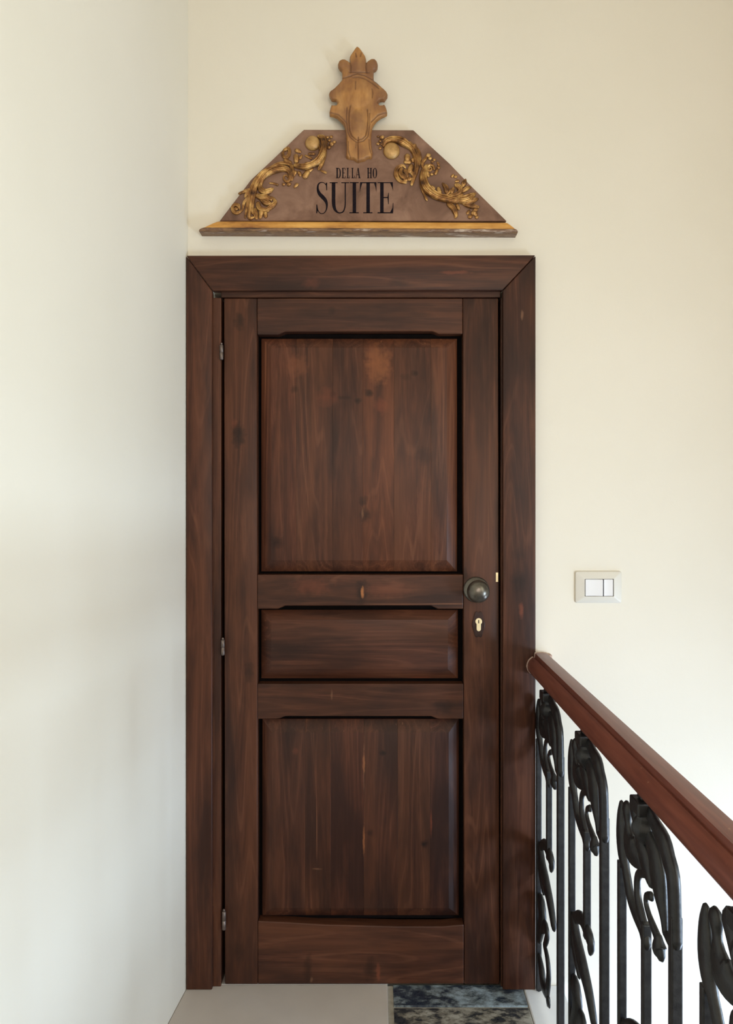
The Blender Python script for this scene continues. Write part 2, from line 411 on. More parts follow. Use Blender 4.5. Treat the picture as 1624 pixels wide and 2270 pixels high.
st = prism('stile', pz([(496, 661), (569, 661)])+[(X(571, LY), ZBOT), (X(498, LY), ZBOT)], LY, LB, wsl, door, .003, 3)
prism('stile', pz([(1025.5, 661), (1104, 661)])+[(X(1107, LY), ZBOT), (X(1029, LY), ZBOT)], LY, LB, wsr, door, .003, 3)
prism('rail', pz([(569.6, 661), (1025, 661), (1025, 740), (972, 740), (958, 734), (632, 735), (616, 742), (569.6, 742)]), LY+.0006, LB, wr1, door, .0025, 2)
prism('rail', pz([(570, 1274), (1026.4, 1274), (1026.4, 1350), (970, 1350), (955, 1343), (632, 1343), (616, 1350), (570, 1350)]), LY+.0006, LB, wr2, door, .0025, 2)
prism('rail', pz([(570.3, 1516), (1026.8, 1516), (1026.8, 1594), (970, 1594), (955, 1588), (632, 1588), (616, 1594), (570.3, 1594)]), LY+.0006, LB, wr3, door, .0025, 2)
prism('rail', pz([(571, 2042), (620, 2044), (720, 2050), (880, 2054), (980, 2054), (1028, 2050)])+[(X(1028, LY), ZBOT), (X(571, LY), ZBOT)], LY+.0006, LB, wr4, door, .003, 2)
# raised panels made of glued boards
def panel(x0, x1, yt, yb, bw, bt, bb, cuts, mat, tints, fy=.001, ey=.021):
    base = box('panel', X(x0-12, LY), X(x1+12, LY), .030, .036, Z(yb+12, LY), Z(yt-12, LY), M['dark'], door)
    xl, xr, zt, zb = X(x0, fy), X(x1, fy), Z(yt, fy), Z(yb, fy)
    w, wt, wb = bw/760, bt/760, bb/760
    cs = [xl]+[X(c, fy) for c in cuts]+[xr]
    for i in range(len(cs)-1):
        a, b = cs[i]+(.00008 if i else 0), cs[i+1]-(.00008 if i < len(cs)-2 else 0)
        la = i == 0; rb = i == len(cs)-2
        off = random.uniform(-.00012, .00012)
        f0 = fy+off
        P = {}
        fa, fb = (a+w if la else a), (b-w if rb else b)
        vv = [(a, ey, zb), (b, ey, zb), (b, ey, zt), (a, ey, zt), (fa, f0, zb+wb), (fb, f0, zb+wb), (fb, f0, zt-wt), (fa, f0, zt-wt)]
        vv += [(a, .0298, zb), (b, .0298, zb), (b, .0298, zt), (a, .0298, zt)]
        ff = [(4, 5, 6, 7), (0, 1, 5, 4), (2, 3, 7, 6), (1, 2, 6, 5), (3, 0, 4, 7), (0, 8, 9, 1), (2, 10, 11, 3), (1, 9, 10, 2), (3, 11, 8, 0), (8, 11, 10, 9)]
        o = mk('board', vv, ff, mat, base, origin=OL)
        bevel(o, .00025, 1)
        t = tints[i % len(tints)]; o.color = (*t, 1)
UP = marks([(737, 874, 9, 9, DK, .9), (760, 882, 24, 5, DK, .5), (793, 889, 10, 8, DK, .8), (817, 872, 12, 10, DK, .85), (725, 880, 30, 26, RD, .45), (845, 900, 18, 22, RD, .45), (838, 806, 34, 52, (.19, .072, .030), .75),
            (809, 1142, 14, 22, DK, .75), (803, 1140, 3, 16, PL, .8), (806, 1112, 12, 14, DK, .7), (614, 1202, 16, 16, DK, .7), (919, 828, 10, 8, DK, .7), (900, 835, 16, 10, DK, .3), (652, 863, 12, 10, DK, .5), (940, 1010, 26, 26, DK, .4), (660, 810, 26, 30, (.17, .06, .028), .6)], .004)
LOWM = marks([(806, 1692, 3.6, 28, OR_, .7), (806, 1700, 2, 70, PL, .6), (806, 1862, 3.2, 40, OR_, .6), (955, 1820, 3.4, 34, RD, .9), (940, 1870, 9, 11, DK, .95), (848, 1668, 10, 7, DK, .9), (655, 1664, 9, 10, RD, .4), (820, 1845, 10, 9, DK, .6), (704, 1925, 12, 3, PL, .5)], .004)
wpu = wood('stained_pine_upper_panel', 'z', UP, 1.15)
wpm = wood('stained_pine_middle_panel', 'x', marks([(640, 1440, 50, 22, DK, .4), (930, 1505, 30, 4, RD, .8)], .004))
wpl = wood('stained_pine_lower_panel', 'z', LOWM)
panel(577, 1014, 748, 1268, 24, 23, 26, [656, 737, 804, 873, 955], wpu, [(1.05, 1, 1), (.95, .95, .95), (.85, .85, .88), (1.2, 1.1, 1), (1, 1, 1), (1.1, 1.08, 1.05)])
panel(577, 1016, 1354, 1507, 24, 20, 24, [], wpm, [(.95, .92, .95)])
panel(579, 1018, 1598, 2037, 24, 26, 24, [676, 733, 806, 881, 953], wpl, [(.9, .9, .95), (1, .95, .9), (.95, .85, .85), (.95, .9, .88), (.85, .85, .85), (.8, .75, .8)])
# hinges
for hx, ya, yb_ in ((490.5, 764, 798), (493.5, 1418, 1453), (496, 2020, 2062)):
    hz0, hz1 = Z(yb_, -.014), Z(ya, -.014); hm = (hz0+hz1)/2; c0 = (X(hx, -.014), -.0135, 0)
    r = .0058
    h = mk('hinge', *lathe([(r*.5, hz0), (r, hz0+.002), (r, hm-.0006), (r*.8, hm), (r, hm+.0006), (r, hz1-.002), (r*.5, hz1)], c0, 'z', 14), M['steel'], door, True)
    mk('pin_tip', *lathe([(.0015, hz1-.001), (.0038, hz1+.002), (.0030, hz1+.005), (.0008, hz1+.0065)], c0, 'z', 12), M['steel'], h, True)
# knob
kc = (X(1055, LY), LY, Z(1307, LY))
ros = mk('knob_rosette', *lathe([(.0375, 0), (.0375, .003), (.034, .0065), (.027, .008), (.024, .012), (.015, .014)], kc), M['bronze'], door, True)
mk('knob', *lathe([(.013, .010), (.0125, .022), (.0145, .028), (.024, .032), (.030, .038), (.0325, .046), (.031, .055), (.025, .063), (.016, .0675), (.006, .069)], kc, k=40), M['bronze'], ros, True)
# escutcheon with scalloped sides and profile cylinder
ex, ez = X(1060, LY), Z(1384, LY)
pts = []
for i in range(64):
    a = 2*math.pi*i/64
    rr = 1+.07*math.cos(6*a)+.05*math.cos(2*a)
    pts.append((ex+.0165*rr*math.cos(a), ez+.040*rr*math.sin(a)))
M['dkbronze'] = simple('dark_brown_metal', (.030, .016, .014), (.05, .028, .024), 60, .25, .5)
esc = prism('escutcheon', pts, LY-.0035, LY, M['dkbronze'], door, .0012, 2)
pts = [(ex+.0098*math.cos(a), Z(1377, LY)+.0098*math.sin(a)) for a in [math.radians(-50+280*i/24) for i in range(25)]]
wz = Z(1397, LY)
pts += [(ex-.0062, wz+.004)]+[(ex-.0062*math.cos(math.pi*i/8), wz+.004-.0062*math.sin(math.pi*i/8)) for i in range(1, 8)]+[(ex+.0062, wz+.004)]
prism('lock_cylinder', pts, LY-.007, LY-.001, M['brass'], esc, .0006, 2)
box('keyhole', ex-.0012, ex+.0012, LY-.0075, LY-.006, Z(1381, LY), Z(1373.5, LY), M['dark'], esc)
box('latch_plate', X(1098.5, LY), X(1103.7, LY), LY-.0012, LY+.002, Z(1290, LY), Z(1269, LY), M['brass'], door, .0004, 1)

# ---------------------------------------------------------------- sign over the door
SB = -.024                                       # board face
sc_ = (X(793), 0, Z(524))
sign = prop(empty('carved_sign', sc_), 'carved wooden gable sign with gilded scrolls and crest reading SUITE above the door', 'sign')
brd = prism('board', [(X(a, SB), Z(b, SB)) for a, b in ((486, 490), (1123, 490), (1040, 408), (996, 362), (935, 306), (916, 288), (673, 287), (600, 357), (556, 398))], SB, 0, M['board'], sign, .0025, 2)
# moulding: swept profile with mitred, slanting ends
prof = [(-.0245, 488), (-.030, 489), (-.035, 491.5), (-.038, 496), (-.0395, 502), (-.0395, 505.2), (-.0405, 505.6), (-.043, 507.5), (-.0435, 510), (-.042, 512.6), (-.038, 513.8), (-.020, 514.2), (0, 514.2), (0, 488)]
def endx(py, left): return (487-(py-488)*2.0 if py < 511 else 441) if left else (1121+(py-488)*1.15 if py < 511 else 1147)
def mould(name, pf, mat):
    n = len(pf); v = []
    for left in (True, False):
        for y, py in pf:
            e = -1 if left else 1
            zz = Z(py+(2.0 if not left else -1.), -.04)
            v.append((X(endx(py, left), -.04), y, zz))
    f = [(i, (i+1) % n, n+(i+1) % n, n+i) for i in range(n)]+[tuple(range(n)), tuple(range(2*n-1, n-1, -1))]
    o = mk(name, v, f, mat, sign)
    for p in o.data.polygons: p.use_smooth = True
    try: o.data.set_sharp_from_angle(angle=.7)
    except Exception: pass
    return o
mould('gilded_moulding', prof[:6]+[(0, 505.2), (0, 488)], M['mould_gold'])
mould('worn_moulding', [(-.0395, 505.3)]+prof[6:13]+[(0, 505.3)], M['mould_worn'])
# --- crest: relief mesh inside a traced outline
def in_poly(x, y, P):
    c = False; j = len(P)-1
    for i in range(len(P)):
        if (P[i][1] > y) != (P[j][1] > y) and x < (P[j][0]-P[i][0])*(y-P[i][1])/(P[j][1]-P[i][1])+P[i][0]: c = not c
        j = i
    return c
def seg_near(x, y, P, closed=True):
    best = 1e9; bp = None
    for i in range(len(P) if closed else len(P)-1):
        ax, ay = P[i]; bx, by = P[(i+1) % len(P)]
        dx, dy = bx-ax, by-ay; L = dx*dx+dy*dy or 1e-9
        t = max(0, min(1, ((x-ax)*dx+(y-ay)*dy)/L)); qx, qy = ax+t*dx, ay+t*dy
        d = (x-qx)**2+(y-qy)**2
        if d < best: best = d; bp = (qx, qy)
    return math.sqrt(best), bp
OUT = [(715, 130), (760, 155), (815, 230), (855, 290), (870, 340), (875, 405), (910, 375), (960, 345), (1020, 350), (1060, 385), (1075, 440), (1068, 500), (1040, 545), (1005, 560), (1000, 640), (1005, 715), (1080, 770), (1160, 850), (1225, 910), (1245, 950), (1240, 1000), (1205, 1050), (1190, 1076), (1160, 1070), (1110, 1074), (1080, 1110), (1110, 1146), (1150, 1148), (1190, 1130), (1205, 1150), (1225, 1210), (1238, 1270), (1235, 1310), (1200, 1330), (1120, 1365), (1050, 1420), (1005, 1480), (980, 1530), (965, 1600), (958, 1700), (960, 1800), (972, 1900), (985, 1970), (975, 2040), (955, 2072), (930, 2060), (880, 2070), (850, 2100), (790, 2110), (735, 2132), (700, 2115), (650, 2080), (590, 2075), (540, 2060), (520, 2030), (530, 1950), (535, 1850), (530, 1750), (520, 1600), (500, 1530), (470, 1470), (420, 1410), (370, 1365), (300, 1335), (240, 1325), (235, 1270), (250, 1190), (268, 1140), (300, 1148), (350, 1146), (380, 1107), (350, 1070), (300, 1068), (275, 1062), (240, 1010), (225, 950), (240, 910), (310, 860), (390, 780), (450, 710), (455, 640), (450, 560), (415, 530), (385, 480), (380, 430), (400, 385), (450, 355), (510, 355), (560, 385), (585, 405), (583, 340), (590, 295), (640, 220), (690, 150)]
cr = lambda L: [(700+a/7.83, 90+b/7.83) for a, b in L]
OUT = cr(OUT)
GRV = [(cr([(470, 700), (590, 665), (720, 620), (850, 655), (1000, 735), (1100, 820)]), 1.5, -.6),
       (cr([(640, 690), (735, 680), (850, 710), (980, 790), (1090, 880)]), .9, -.9),
       (cr([(640, 660), (730, 650), (850, 682), (990, 762), (1090, 850)]), 1.6, .9),
       (cr([(600, 1170), (575, 1300), (572, 1450), (585, 1600), (620, 1690), (690, 1750), (735, 1765), (800, 1745), (860, 1690), (890, 1580), (905, 1400), (890, 1240)]), 1.0, -1.7),
       (cr([(540, 1200), (530, 1400), (550, 1620), (600, 1720), (690, 1790), (735, 1800), (820, 1780), (900, 1700), (930, 1500), (930, 1300)]), 1.0, -1.3),
       (cr([(970, 880), (985, 960), (975, 1040)]), 1.0, -1.1), (cr([(735, 1720), (728, 1850), (735, 2000), (732, 2130)]), 1.1, -1.8),
       (cr([(700, 1800), (690, 1900)]), .9, -.9), (cr([(690, 270), (700, 340)]), 1.1, -1.1), (cr([(790, 260), (770, 330)]), 1.0, -1.0),
       (cr([(590, 400), (610, 500), (600, 600)]), 1.2, -1.3), (cr([(875, 410), (865, 500), (880, 600)]), 1.2, -1.3), (cr([(580, 590), (740, 600), (920, 600)]), 1.3, -.9),
       (cr([(560, 1790), (560, 1950), (600, 2060)]), 1.0, -1.2), (cr([(920, 1750), (930, 1900), (960, 2000)]), 1.0, -1.2),
       (cr([(690, 760), (685, 900)]), 1.0, -.7), (cr([(260, 1290), (400, 1330), (520, 1450)]), 1.6, -.9), (cr([(1220, 1290), (1080, 1330), (960, 1450)]), 1.6, -.9)]
BLB = [(cr([(735, 1480)])[0], (16, 34), 3.0), (cr([(735, 940)])[0], (36, 34), 2.5), (cr([(727, 380)])[0], (13, 30), 2.2), (cr([(455, 440)])[0], (8, 10), 1.2), (cr([(1000, 440)])[0], (8, 10), 1.2)]
PXM = (D+SB)/F
def crest():
    st_ = 1.15; x_0, y_0 = 726, 104
    nx, ny = int(136/st_), int(262/st_)
    idx = {}; V = []
    inside = {}
    for j in range(ny):
        for i in range(nx):
            if in_poly(x_0+i*st_, y_0+j*st_, OUT): inside[(i, j)] = True
    cells = [(i, j) for (i, j) in inside if (i+1, j) in inside and (i, j+1) in inside and (i+1, j+1) in inside]
    cnt = {}
    def vid(k):
        if k not in idx: idx[k] = len(V); V.append(k)
        return idx[k]
    Fc = [(vid((i, j)), vid((i+1, j)), vid((i+1, j+1)), vid((i, j+1))) for i, j in cells]
    ed = {}
    for q in Fc:
        for a, b in zip(q, q[1:]+q[:1]):
            ed[(a, b)] = 1
    bnd = [(a, b) for a, b in ed if (b, a) not in ed]
    bset = {a for e in bnd for a in e}
    VV = []
    for n_, (i, j) in enumerate(V):
        x, y = x_0+i*st_, y_0+j*st_
        d, q = seg_near(x, y, OUT)
        if n_ in bset: x, y = q; d = 0
        h = 2.5+8.5*math.sqrt(max(0, 1-(1-min(d/4.5, 1))**2)); pt_ = 0.
        for P, wd, dp in GRV:
            if min(p[0] for p in P)-6 < x < max(p[0] for p in P)+6 and min(p[1] for p in P)-6 < y < max(p[1] for p in P)+6:
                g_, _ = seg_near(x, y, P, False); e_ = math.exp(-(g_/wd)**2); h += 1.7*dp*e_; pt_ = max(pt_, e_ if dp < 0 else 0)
        for (bx, by), (rx, ry), hh in BLB:
            e = ((x-bx)/rx)**2+((y-by)/ry)**2
            if e < 1: h += hh*(1-e)
        h += .5*noise.noise(Vector((x*.12, y*.05, 3)))
        GTONE.append(pt_); VV.append((X(x, SB), SB-h*PXM, Z(y, SB)))
    nb = len(VV); bm_ = {}
    for a in bset:
        bm_[a] = len(VV); VV.append((VV[a][0], SB+.0005, VV[a][2]))
    Fc += [(b, a, bm_[a], bm_[b]) for a, b in bnd]
    return VV, Fc
GTONE = []
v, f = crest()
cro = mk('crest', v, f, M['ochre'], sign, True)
at_ = cro.data.attributes.new('groove_tone', 'FLOAT', 'POINT')
for i, p_ in enumerate(GTONE): at_.data[i].value = p_
# --- gilded scrolls
def strokes(lst, c, parent, mat, name, lift=.25, flat=.85, r_=1.42):
    if name == 'leaf': r_ = 1.75
    ox, oy, s = c; objs = []
    for st_ in lst:
        pts = [((ox+a/s-VX)*PXM, EYE-(oy+b/s-VY)*PXM, max(r_*r/s, 1.)*PXM, max(r/s, 1.)*PXM*flat, (r/s)*PXM*lift+.0012) for a, b, r in st_]
        if len(pts) == 1:
            a, b, w, t, l = pts[0]; pts = [(a-w*.2, b, w, t, l), (a+w*.2, b+w*.1, w*.9, t, l)]
        vf = [sweep(pts, (1, 0, 0), (0, 0, 1), (0, -1, 0), (0, SB, 0), 8, 3)]
        if len(pts) > 2 and max(p[2] for p in pts) > 3.2*PXM:
            for sd in (-.62, .02, .62):
                q = []
                for i_, (a, b, w, t, l) in enumerate(pts):
                    i0, i1 = max(i_-1, 0), min(i_+1, len(pts)-1)
                    da, db = pts[i1][0]-pts[i0][0], pts[i1][1]-pts[i0][1]; L_ = math.hypot(da, db) or 1
                    q.append((a-db/L_*w*sd, b+da/L_*w*sd, w*.21, w*.21, l+t*math.sqrt(1-sd*sd)*.97))
                vf.append(sweep(q, (1, 0, 0), (0, 0, 1), (0, -1, 0), (0, SB, 0), 6, 3))
        objs.append(join(vf))
    if name: return [mk(name, *o, mat, parent, True) for o in objs]
    return objs
cB, cC, cD, cE = (500, 290, 10.81), (610, 290, 10.83), (825, 295, 11.6), (930, 340, 10.83)
left_stem = strokes([[(840, 1340, 26), (870, 1200, 35), (950, 1080, 48), (1080, 990, 60), (1250, 930, 62), (1400, 915, 55), (1520, 970, 48), (1555, 1070, 40), (1530, 1190, 30), (1460, 1225, 25), (1400, 1170, 21), (1405, 1090, 18), (1460, 1070, 15), (1485, 1110, 12)],
                     [(1060, 900, 22), (1250, 805, 30), (1430, 790, 32), (1560, 830, 34), (1600, 950, 38), (1600, 1080, 34), (1580, 1180, 26)],
                     [(560, 2090, 26), (580, 1850, 36), (630, 1550, 42), (710, 1280, 42), (830, 1070, 38), (960, 950, 28), (1080, 890, 20)],
                     [(640, 1980, 20), (650, 1750, 30), (700, 1450, 36), (770, 1250, 32), (860, 1100, 26)],
                     [(470, 2080, 18), (520, 1780, 26), (590, 1480, 34), (660, 1290, 34), (780, 1100, 26), (940, 945, 20)]], cB, None, None, None)
left_stem += strokes([[(1050, 150, 32), (1140, 200, 55), (1175, 330, 55), (1160, 480, 58), (1120, 620, 66), (1030, 750, 66), (900, 830, 58), (740, 885, 56), (600, 880, 50), (480, 850, 36)],
                      [(1075, 400, 26), (1085, 560, 36), (1010, 700, 32), (880, 790, 28), (740, 800, 26)],
                      [(1205, 350, 22), (1195, 550, 30), (1155, 720, 30), (1100, 850, 35), (1050, 930, 26)]], cC, None, None, None, .9)
sl_ = mk('scroll_ornament', *join(left_stem), M['gilt'], sign, True)
strokes([[(330, 1510, 18), (450, 1460, 22), (560, 1420, 24)], [(820, 1300, 24), (850, 1420, 44), (960, 1480, 48), (1060, 1440, 38), (1120, 1400, 22)], [(1060, 1260, 12), (1150, 1270, 15), (1240, 1300, 18)],
         [(780, 1750, 32), (800, 1850, 38), (900, 1900, 34), (1000, 1890, 30), (1120, 1800, 38), (1190, 1720, 28), (1150, 1640, 22), (1100, 1600, 16)], [(880, 1660, 36), (960, 1720, 50), (1050, 1750, 34)],
         [(760, 1560, 36), (860, 1600, 46), (980, 1600, 40), (1080, 1650, 26)], [(700, 1900, 30), (720, 2000, 38), (740, 2100, 22)], [(860, 1950, 36), (830, 2080, 26)], [(950, 1960, 26), (960, 2050, 30)], [(1010, 1920, 26)],
         [(400, 1900, 16), (300, 1975, 24), (200, 1950, 28), (165, 1850, 25), (215, 1780, 24), (310, 1800, 28), (330, 1880, 16)], [(560, 1600, 26), (450, 1720, 22), (415, 1870, 16)], [(480, 1580, 20), (520, 1490, 28), (600, 1420, 22)],
         [(610, 2100, 30)], [(660, 2080, 22)], [(250, 1880, 30)]], cB, sl_, M['gilt'], 'leaf')
strokes([[(220, 470, 24), (300, 435, 28), (345, 510, 24), (290, 640, 28), (195, 620, 24), (180, 530, 20)], [(520, 480, 32), (590, 510, 24)], [(500, 620, 36), (510, 730, 36)], [(600, 660, 24), (640, 600, 16)], [(730, 605, 16), (860, 665, 18)], [(820, 560, 20), (930, 560, 18)],
         [(780, 1000, 36), (720, 1090, 44)], [(570, 1010, 26), (600, 1070, 24)], [(480, 1000, 26), (450, 1080, 18)], [(330, 1290, 30)], [(205, 1295, 22)], [(520, 1300, 26), (470, 1350, 20)], [(1100, 965, 12), (1160, 990, 18), (1210, 1010, 18)],
         [(250, 720, 32), (350, 770, 30)], [(880, 920, 24), (820, 970, 24)]], cC, sl_, M['gilt'], 'leaf')
strokes([[(1250, 170, 28)], [(1345, 160, 28)], [(1300, 245, 26)], [(1420, 285, 28)], [(1350, 340, 40)], [(1290, 410, 32)], [(1240, 285, 20)]], cC, sl_, M['gilt'], 'petal', .6)
def boss(cx, cy, r, parent):
    c0 = (X(cx, SB), SB, Z(cy, SB)); R = r*PXM
    mk('boss', *lathe([(R, -.0005), (R, .004), (R*.94, .0075), (R*.8, .0105), (R*.55, .0128), (R*.25, .0138), (R*.05, .014)], c0, k=28), M['gilt_ball'], parent, True)
boss(610+895/10.83, 290+310/10.83, 16.4, sl_)
right_stem = strokes([[(290, 330, 34), (330, 240, 50), (450, 180, 58), (620, 180, 66), (780, 245, 84), (890, 310, 66), (1000, 390, 56), (1080, 510, 56), (1135, 680, 56), (1140, 880, 48), (1110, 1030, 42), (1060, 1180, 36), (1010, 1330, 28)],
                      [(1080, 330, 24), (1180, 480, 34), (1220, 620, 34), (1200, 800, 30), (1150, 960, 24), (1090, 1150, 18)]], cD, None, None, None)
right_stem += strokes([[(250, 395, 10), (215, 360, 11), (250, 330, 12), (285, 370, 14), (270, 420, 16), (205, 420, 18), (175, 350, 20), (235, 285, 24), (320, 310, 24), (345, 385, 24)],
                       [(170, 300, 30), (100, 440, 56), (80, 600, 68), (110, 750, 78), (190, 880, 78), (320, 990, 74), (480, 1070, 68), (660, 1110, 66), (830, 1150, 56), (950, 1130, 42)],
                       [(20, 760, 20), (60, 880, 24), (110, 1000, 20), (165, 1115, 26)],
                       [(60, 330, 24), (70, 230, 30), (130, 150, 30), (160, 90, 20)]], cE, None, None, None, .5)
sr_ = mk('scroll_ornament', *join(right_stem), M['gilt'], sign, True)
strokes([[(900, 610, 44), (900, 680, 44)], [(860, 750, 36), (950, 755, 36)], [(1040, 690, 30), (1040, 730, 20)], [(1000, 870, 38), (960, 980, 44)], [(1000, 1020, 30), (1060, 1075, 34)], [(960, 1190, 36)], [(860, 1215, 34)],
         [(840, 890, 18), (780, 840, 22), (680, 880, 28), (620, 960, 32), (610, 1080, 36), (650, 1180, 32), (740, 1260, 26), (860, 1280, 18)], [(750, 920, 24), (715, 1040, 36), (780, 1120, 42), (850, 1180, 30)], [(850, 990, 36), (880, 1100, 36)], [(1080, 330, 30)], [(960, 260, 26), (1020, 320, 24)]], cD, sr_, M['gilt'], 'leaf')
strokes([[(250, 130, 40)], [(200, 220, 26)], [(150, 290, 30)], [(235, 300, 22)], [(205, 400, 30)], [(150, 100, 20)]], cD, sr_, M['gilt'], 'petal', .6)
strokes([[(210, 60, 32)], [(250, 130, 26)], [(350, 160, 22)], [(300, 210, 20)], [(450, 280, 20), (430, 230, 14)], [(450, 350, 24)], [(420, 410, 20), (375, 490, 24)], [(290, 510, 22)], [(150, 430, 34), (200, 540, 28)],
         [(560, 740, 20), (630, 830, 36), (640, 920, 32)], [(730, 890, 14), (700, 940, 18), (640, 1000, 16)], [(770, 560, 18), (800, 530, 18)], [(860, 570, 24)], [(920, 670, 22), (870, 680, 18)], [(880, 770, 34), (950, 830, 40), (965, 930, 36), (850, 1000, 28), (700, 1020, 22)],
         [(1030, 790, 26), (1070, 710, 36), (1095, 640, 16)], [(1040, 910, 28), (1130, 850, 32), (1205, 815, 16)], [(1020, 1000, 20), (900, 1040, 18), (790, 1060, 16)], [(470, 940, 36), (450, 850, 26)], [(330, 840, 26), (280, 800, 18)],
         [(950, 1130, 52), (1080, 1120, 66), (1200, 1060, 56), (1310, 980, 24)], [(1080, 1180, 52), (1240, 1150, 46), (1380, 1100, 20)], [(1100, 1225, 36), (1230, 1270, 40), (1400, 1295, 20)],
         [(700, 1230, 36), (800, 1320, 40), (850, 1420, 36), (870, 1500, 26), (850, 1545, 16)], [(900, 1260, 26), (930, 1330, 24)], [(1150, 1440, 24), (1185, 1385, 18)], [(1210, 1530, 30)], [(1300, 1440, 40)], [(1340, 1365, 30)], [(1345, 1475, 26)], [(1370, 1540, 24)], [(770, 930, 30), (800, 860, 26)]], cE, sr_, M['gilt'], 'leaf')
boss(825+492/11.6, 295+470/11.6, 18.3, sr_)
# --- lettering, painted on
LYF = SB-.0006
def ptpoly(L): return [((680+a/7.38), (350+b/7.38)) for a, b in L]
def stroke_poly(L):
    q = catmull(L, 5); a, b = [], []
    for i in range(len(q)):
        i0, i1 = max(i-1, 0), min(i+1, len(q)-1)
        dx, dy = q[i1][0]-q[i0][0], q[i1][1]-q[i0][1]; l_ = math.hypot(dx, dy) or 1
        nx_, ny_ = -dy/l_, dx/l_
        a.append((q[i][0]+nx_*q[i][2], q[i][1]+ny_*q[i][2])); b.append((q[i][0]-nx_*q[i][2], q[i][1]-ny_*q[i][2]))
    return a, b
def glyph(polys=(), strokes_=()):
    V, Fc = [], []
    def add(q):
        n = len(V); P = ptpoly(q)
        for yy_ in (LYF, SB+.0002):
            for a, b in P: V.append((X(a, SB), yy_, Z(b, SB)))
        m = len(P); Fc.append(tuple(range(n, n+m)))
        for i in range(m): Fc.append((n+i, n+(i+1) % m, n+m+(i+1) % m, n+m+i))
    for q in polys: add(q)
    for s in strokes_:
        a, b = stroke_poly(s)
        for i in range(len(a)-1): add([a[i], a[i+1], b[i+1], b[i]])
    mk('letter', V, Fc, M['ink'], sign)
R = lambda x0, x1, y0, y1: [(x0, y0), (x1, y0), (x1, y1), (x0, y1)]
glyph([[(308, 412), (330, 405), (330, 530), (318, 530)], [(155, 765), (168, 765), (182, 850), (165, 908), (152, 905)]],
      [[(318, 450, 6), (275, 408, 5), (222, 405, 7), (185, 440, 12), (178, 515, 18), (205, 585, 27), (255, 640, 31), (302, 695, 27), (326, 765, 17), (318, 845, 9), (285, 898, 6), (240, 912, 6), (200, 890, 6), (168, 830, 6)]])
glyph([R(372, 502, 400, 413), R(562, 688, 400, 413)], [[(436, 405, 29), (436, 560, 29), (436, 700, 29), (442, 790, 27), (465, 855, 20), (505, 893, 11), (545, 900, 9), (592, 880, 9), (618, 820, 9), (627, 740, 9), (627, 560, 9), (627, 405, 9)]])
glyph([R(748, 804, 405, 900), R(700, 848, 399, 412), R(695, 848, 891, 906)])
glyph([R(972, 1029, 405, 900), R(868, 1136, 399, 414), [(868, 414), (906, 414), (884, 480), (864, 560)], [(1098, 414), (1136, 414), (1138, 562), (1120, 480)], R(922, 1072, 891, 906)])
glyph([R(1198, 1254, 405, 900), R(1155, 1405, 399, 412), [(1360, 412), (1405, 412), (1408, 545), (1392, 480)], R(1254, 1325, 641, 657), [(1318, 641), (1332, 570), (1338, 570), (1338, 758), (1330, 758), (1318, 657)], R(1155, 1408, 890, 907), [(1360, 890), (1398, 820), (1406, 738), (1414, 738), (1412, 890)]])
glyph([R(484, 506, 170, 330), R(474, 520, 165, 172), R(474, 520, 326, 333)], [[(506, 170, 3), (530, 180, 6), (543, 215, 9), (545, 250, 10), (543, 290, 9), (530, 320, 6), (506, 331, 3)]])
glyph([R(579, 597, 170, 330), R(570, 628, 165, 172), R(570, 630, 326, 333), R(597, 618, 244, 252), R(621, 628, 172, 205), R(623, 630, 295, 326)])
glyph([R(659, 676, 170, 330), R(650, 686, 165, 172), R(650, 702, 326, 333), R(695, 702, 290, 326)])
glyph([R(736, 753, 170, 330), R(727, 763, 165, 172), R(727, 780, 326, 333), R(773, 780, 290, 326)])
glyph([[(798, 333), (804, 333), (838, 175), (832, 175)], [(828, 166), (844, 166), (870, 333), (850, 333)], R(812, 852, 275, 282), R(790, 812, 327, 333), R(842, 878, 327, 333)])
glyph([R(992, 1011, 170, 330), R(1037, 1056, 170, 330), R(984, 1020, 165, 172), R(1029, 1064, 165, 172), R(984, 1020, 326, 333), R(1029, 1064, 326, 333), R(1011, 1037, 244, 253)])
glyph([], [[(1112, 168, 3), (1094, 185, 6), (1087, 215, 9), (1086, 250, 10), (1087, 285, 9), (1094, 315, 6), (1112, 332, 3), (1128, 315, 6), (1136, 285, 9), (1137, 250, 10), (1136, 215, 9), (1128, 185, 6), (1112, 168, 3)]])

# ---------------------------------------------------------------- light switch
sw = prop(empty('light_switch', (X(1325), 0, Z(1336))), 'ivory wall switch plate with white rockers beside the door', 'light switch')
def ringpts(x0, x1, z0, z1, r, n=4):
    P = []
    for cx, cz, a0 in ((x1-r, z1-r, 0), (x0+r, z1-r, 90), (x0+r, z0+r, 180), (x1-r, z0+r, 270)):
        for i in range(n+1):
            a = math.radians(a0+90*i/n); P.append((cx+r*math.cos(a), cz+r*math.sin(a)))
    return P
xa, xb, za, zb = X(1273.5), X(1376), Z(1336), Z(1266)
xi0, xi1, zi0, zi1 = X(1295.5, -.01), X(1359.5, -.01), Z(1322, -.01), Z(1283.5, -.01)
lay = [(0, ringpts(xa, xb, za, zb, .006)), (-.004, ringpts(xa, xb, za, zb, .006)), (-.0058, ringpts(xa+.0016, xb-.0016, za+.0016, zb-.0016, .005)),
       (-.0115, ringpts(xi0-.003, xi1+.003, zi0-.003, zi1+.003, .003)), (-.0118, ringpts(xi0-.001, xi1+.001, zi0-.001, zi1+.001, .002)), (-.011, ringpts(xi0, xi1, zi0, zi1, .0012)), (-.002, ringpts(xi0, xi1, zi0, zi1, .0012))]
V, Fc = [], []; n = len(lay[0][1])
for y, P in lay: V += [(a, y, b) for a, b in P]
